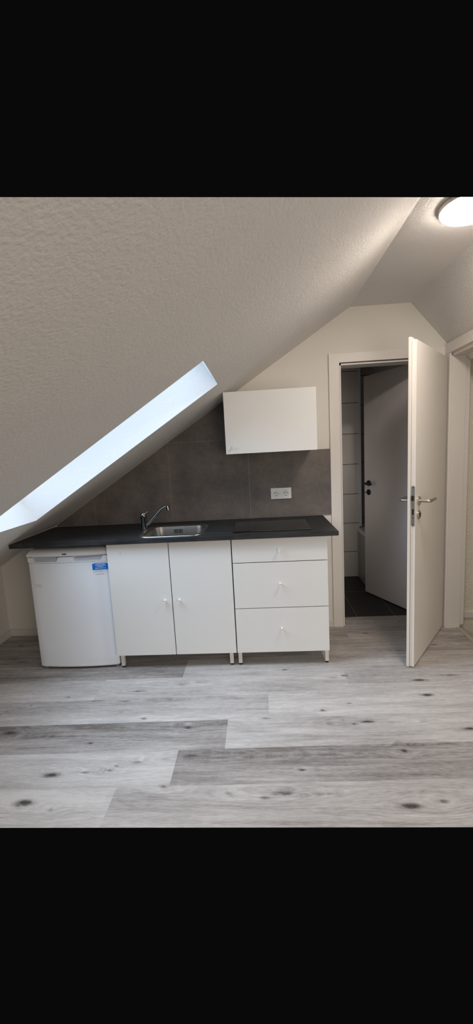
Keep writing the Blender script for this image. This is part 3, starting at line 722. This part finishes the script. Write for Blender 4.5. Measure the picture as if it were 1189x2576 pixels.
# top cover with rounded front
bm = bm_new(); n = 20; xm, hw = (FX0+FX1)/2, (FX1-FX0)/2
prof = [(.782, .004), (.788, -.004), (.800, -.005), (.812, .000), (.822, .010), (.829, .026), (.832, .05)]
rings = []
for z, dy in prof:
    ins = max(0, (z-.80))*.9
    fr2 = []
    for k in range(n+1):
        u = -1+2*k/n; x = xm+u*(hw+.003-ins*.8*0 - (ins if abs(u) == 1 else ins)*1)
        fr2.append((x, FYF-.016*(1-u*u)+dy, z))
    rings.append(fr2 + [(xm+hw+.003-ins, -.05, z), (xm-hw-.003+ins, -.05, z)])
add_loft(bm, rings); tcv = obj('top_cover', bm, M['fridgeplastic'], t, smooth=True)
bm = bm_new(); place_text(bm, 'beko', .0145, -.290, FYF-.0225, .8005, depth=.0012, bold=.0003); obj('logo', bm, M['logo'], tcv, label='small dark maker lettering')
for x, y in ((FX0+.03, FYF+.02), (FX1-.02, FYF+.02), (FX0+.03, -.10), (FX1-.03, -.10)):
    bm = bm_new(); add_lathe(bm, (x, y, 0), (0, 0, 1), [(0, .017), (.012, .017), (.014, .010), (.03, .010)], 20); obj('foot', bm, M['satin'], t, smooth=True)
# sticker: bent onto the bowed door
def ydoor(x): return FYF-.018*(1-((x-(FX0+FX1)/2)/((FX1-FX0)/2))**2)
sy0 = ydoor(-.065)
def decal(name, x0, x1, z0, z1, m_, par, lift):
    bm = bm_new(); n = 10; fr2 = []
    pts = [(x0+(x1-x0)*k/n, ydoor(x0+(x1-x0)*k/n)-lift) for k in range(n+1)]
    add_prism(bm, pts + [(p[0], p[1]+.0004) for p in pts[::-1]], 2, z0, z1)
    return obj(name, bm, m_, par)
st = decal('sticker', -.117, -.012, .6640, .7345, M['paper'], dr, .0006)
decal('sticker_panel', -.1165, -.0125, .6845, .7250, M['blue'], st, .0010)
def bars(rows_, m_, nm, lift):
    rnd = random.Random(7); bm = bm_new()
    for (xa, xb, z, h) in rows_:
        x = xa
        while x < xb:
            w_ = rnd.uniform(.0018, .0042); x2 = min(xb, x+w_); yy = ydoor((x+x2)/2)-lift
            hh = h*rnd.uniform(.7, 1.0)
            add_box(bm, (x, yy, z-hh/2), (x2, yy+.0003, z+hh/2)); x = x2+rnd.uniform(.0008, .0016)
    return obj(nm, bm, m_, st)
bars([(-.095, -.035, .7195, .0042), (-.100, -.029, .7125, .0042), (-.085, -.044, .7055, .0042)], M['ink'], 'small_print', .0014)
bars([(-.108, -.020, .7300, .0040)], M['blue'], 'heading_print', .0010)
bars([(-.106, -.050, .6795, .0015), (-.104, -.046, .6755, .0015), (-.106, -.052, .6715, .0015), (-.034, -.018, .6770, .0045)], M['greyink'], 'grey_print', .0010)
bm = bm_new(); place_text(bm, '0800 8701111', .0125, -.064, sy0-.0012, .6945, depth=.0006); 
for v_ in bm.verts: v_.co.y = ydoor(v_.co.x)-.0014 + (v_.co.y-(sy0-.0012))*.3
obj('phone_number', bm, M['ink'], st, label='pale telephone number line')
rnd = random.Random(3); bm = bm_new(); x = -.100
while x < -.046:
    w_ = rnd.uniform(.002, .004); add_box(bm, (x, ydoor(x)-.0008, .6535), (x+w_, ydoor(x)-.0005, .6565)); x += w_+.0012
obj('small_print', bm, M['greyink'], dr)
bm = bm_new(); n = 8
pts = [(FX0+.006+.076*k/n, ydoor(FX0+.006+.076*k/n)-.0008) for k in range(n+1)]
add_prism(bm, pts+[(p[0], p[1]+.0004) for p in pts[::-1]], 2, .578, .600); obj('tape', bm, M['tape'], dr, label='piece of clear tape on the left edge')

# ------------------------------------------------------------------ ceiling lamp (modelled as far as the photo shows it)
LX, LY, LR, LZ = 1.927, -1.220, .135, 2.329
t = thing('ceiling_lamp', 'round glowing white ceiling lamp on the flat ceiling strip', 'lamp', (LX, LY, LZ))
bm = bm_new(); add_lathe(bm, (LX, LY, ZC-.001), (0, 0, -1), [(0, LR-.006), (.006, LR+.002), (.017, LR+.003), (.021, LR), (.021, LR-.006)], 96); section(bm); obj('housing', bm, M['lamprim'], t, smooth=True)
bm = bm_new(); add_lathe(bm, (LX, LY, LZ+.0095), (0, 0, -1), [(0, LR-.003), (.004, LR-.002), (.009, LR-.005), (.012, LR-.014), (.013, LR-.04)], 96); section(bm); obj('diffuser', bm, M['lamp'], t, smooth=True)

for o in bpy.data.objects:
    if o.get('_local') is not None: del o['_local']
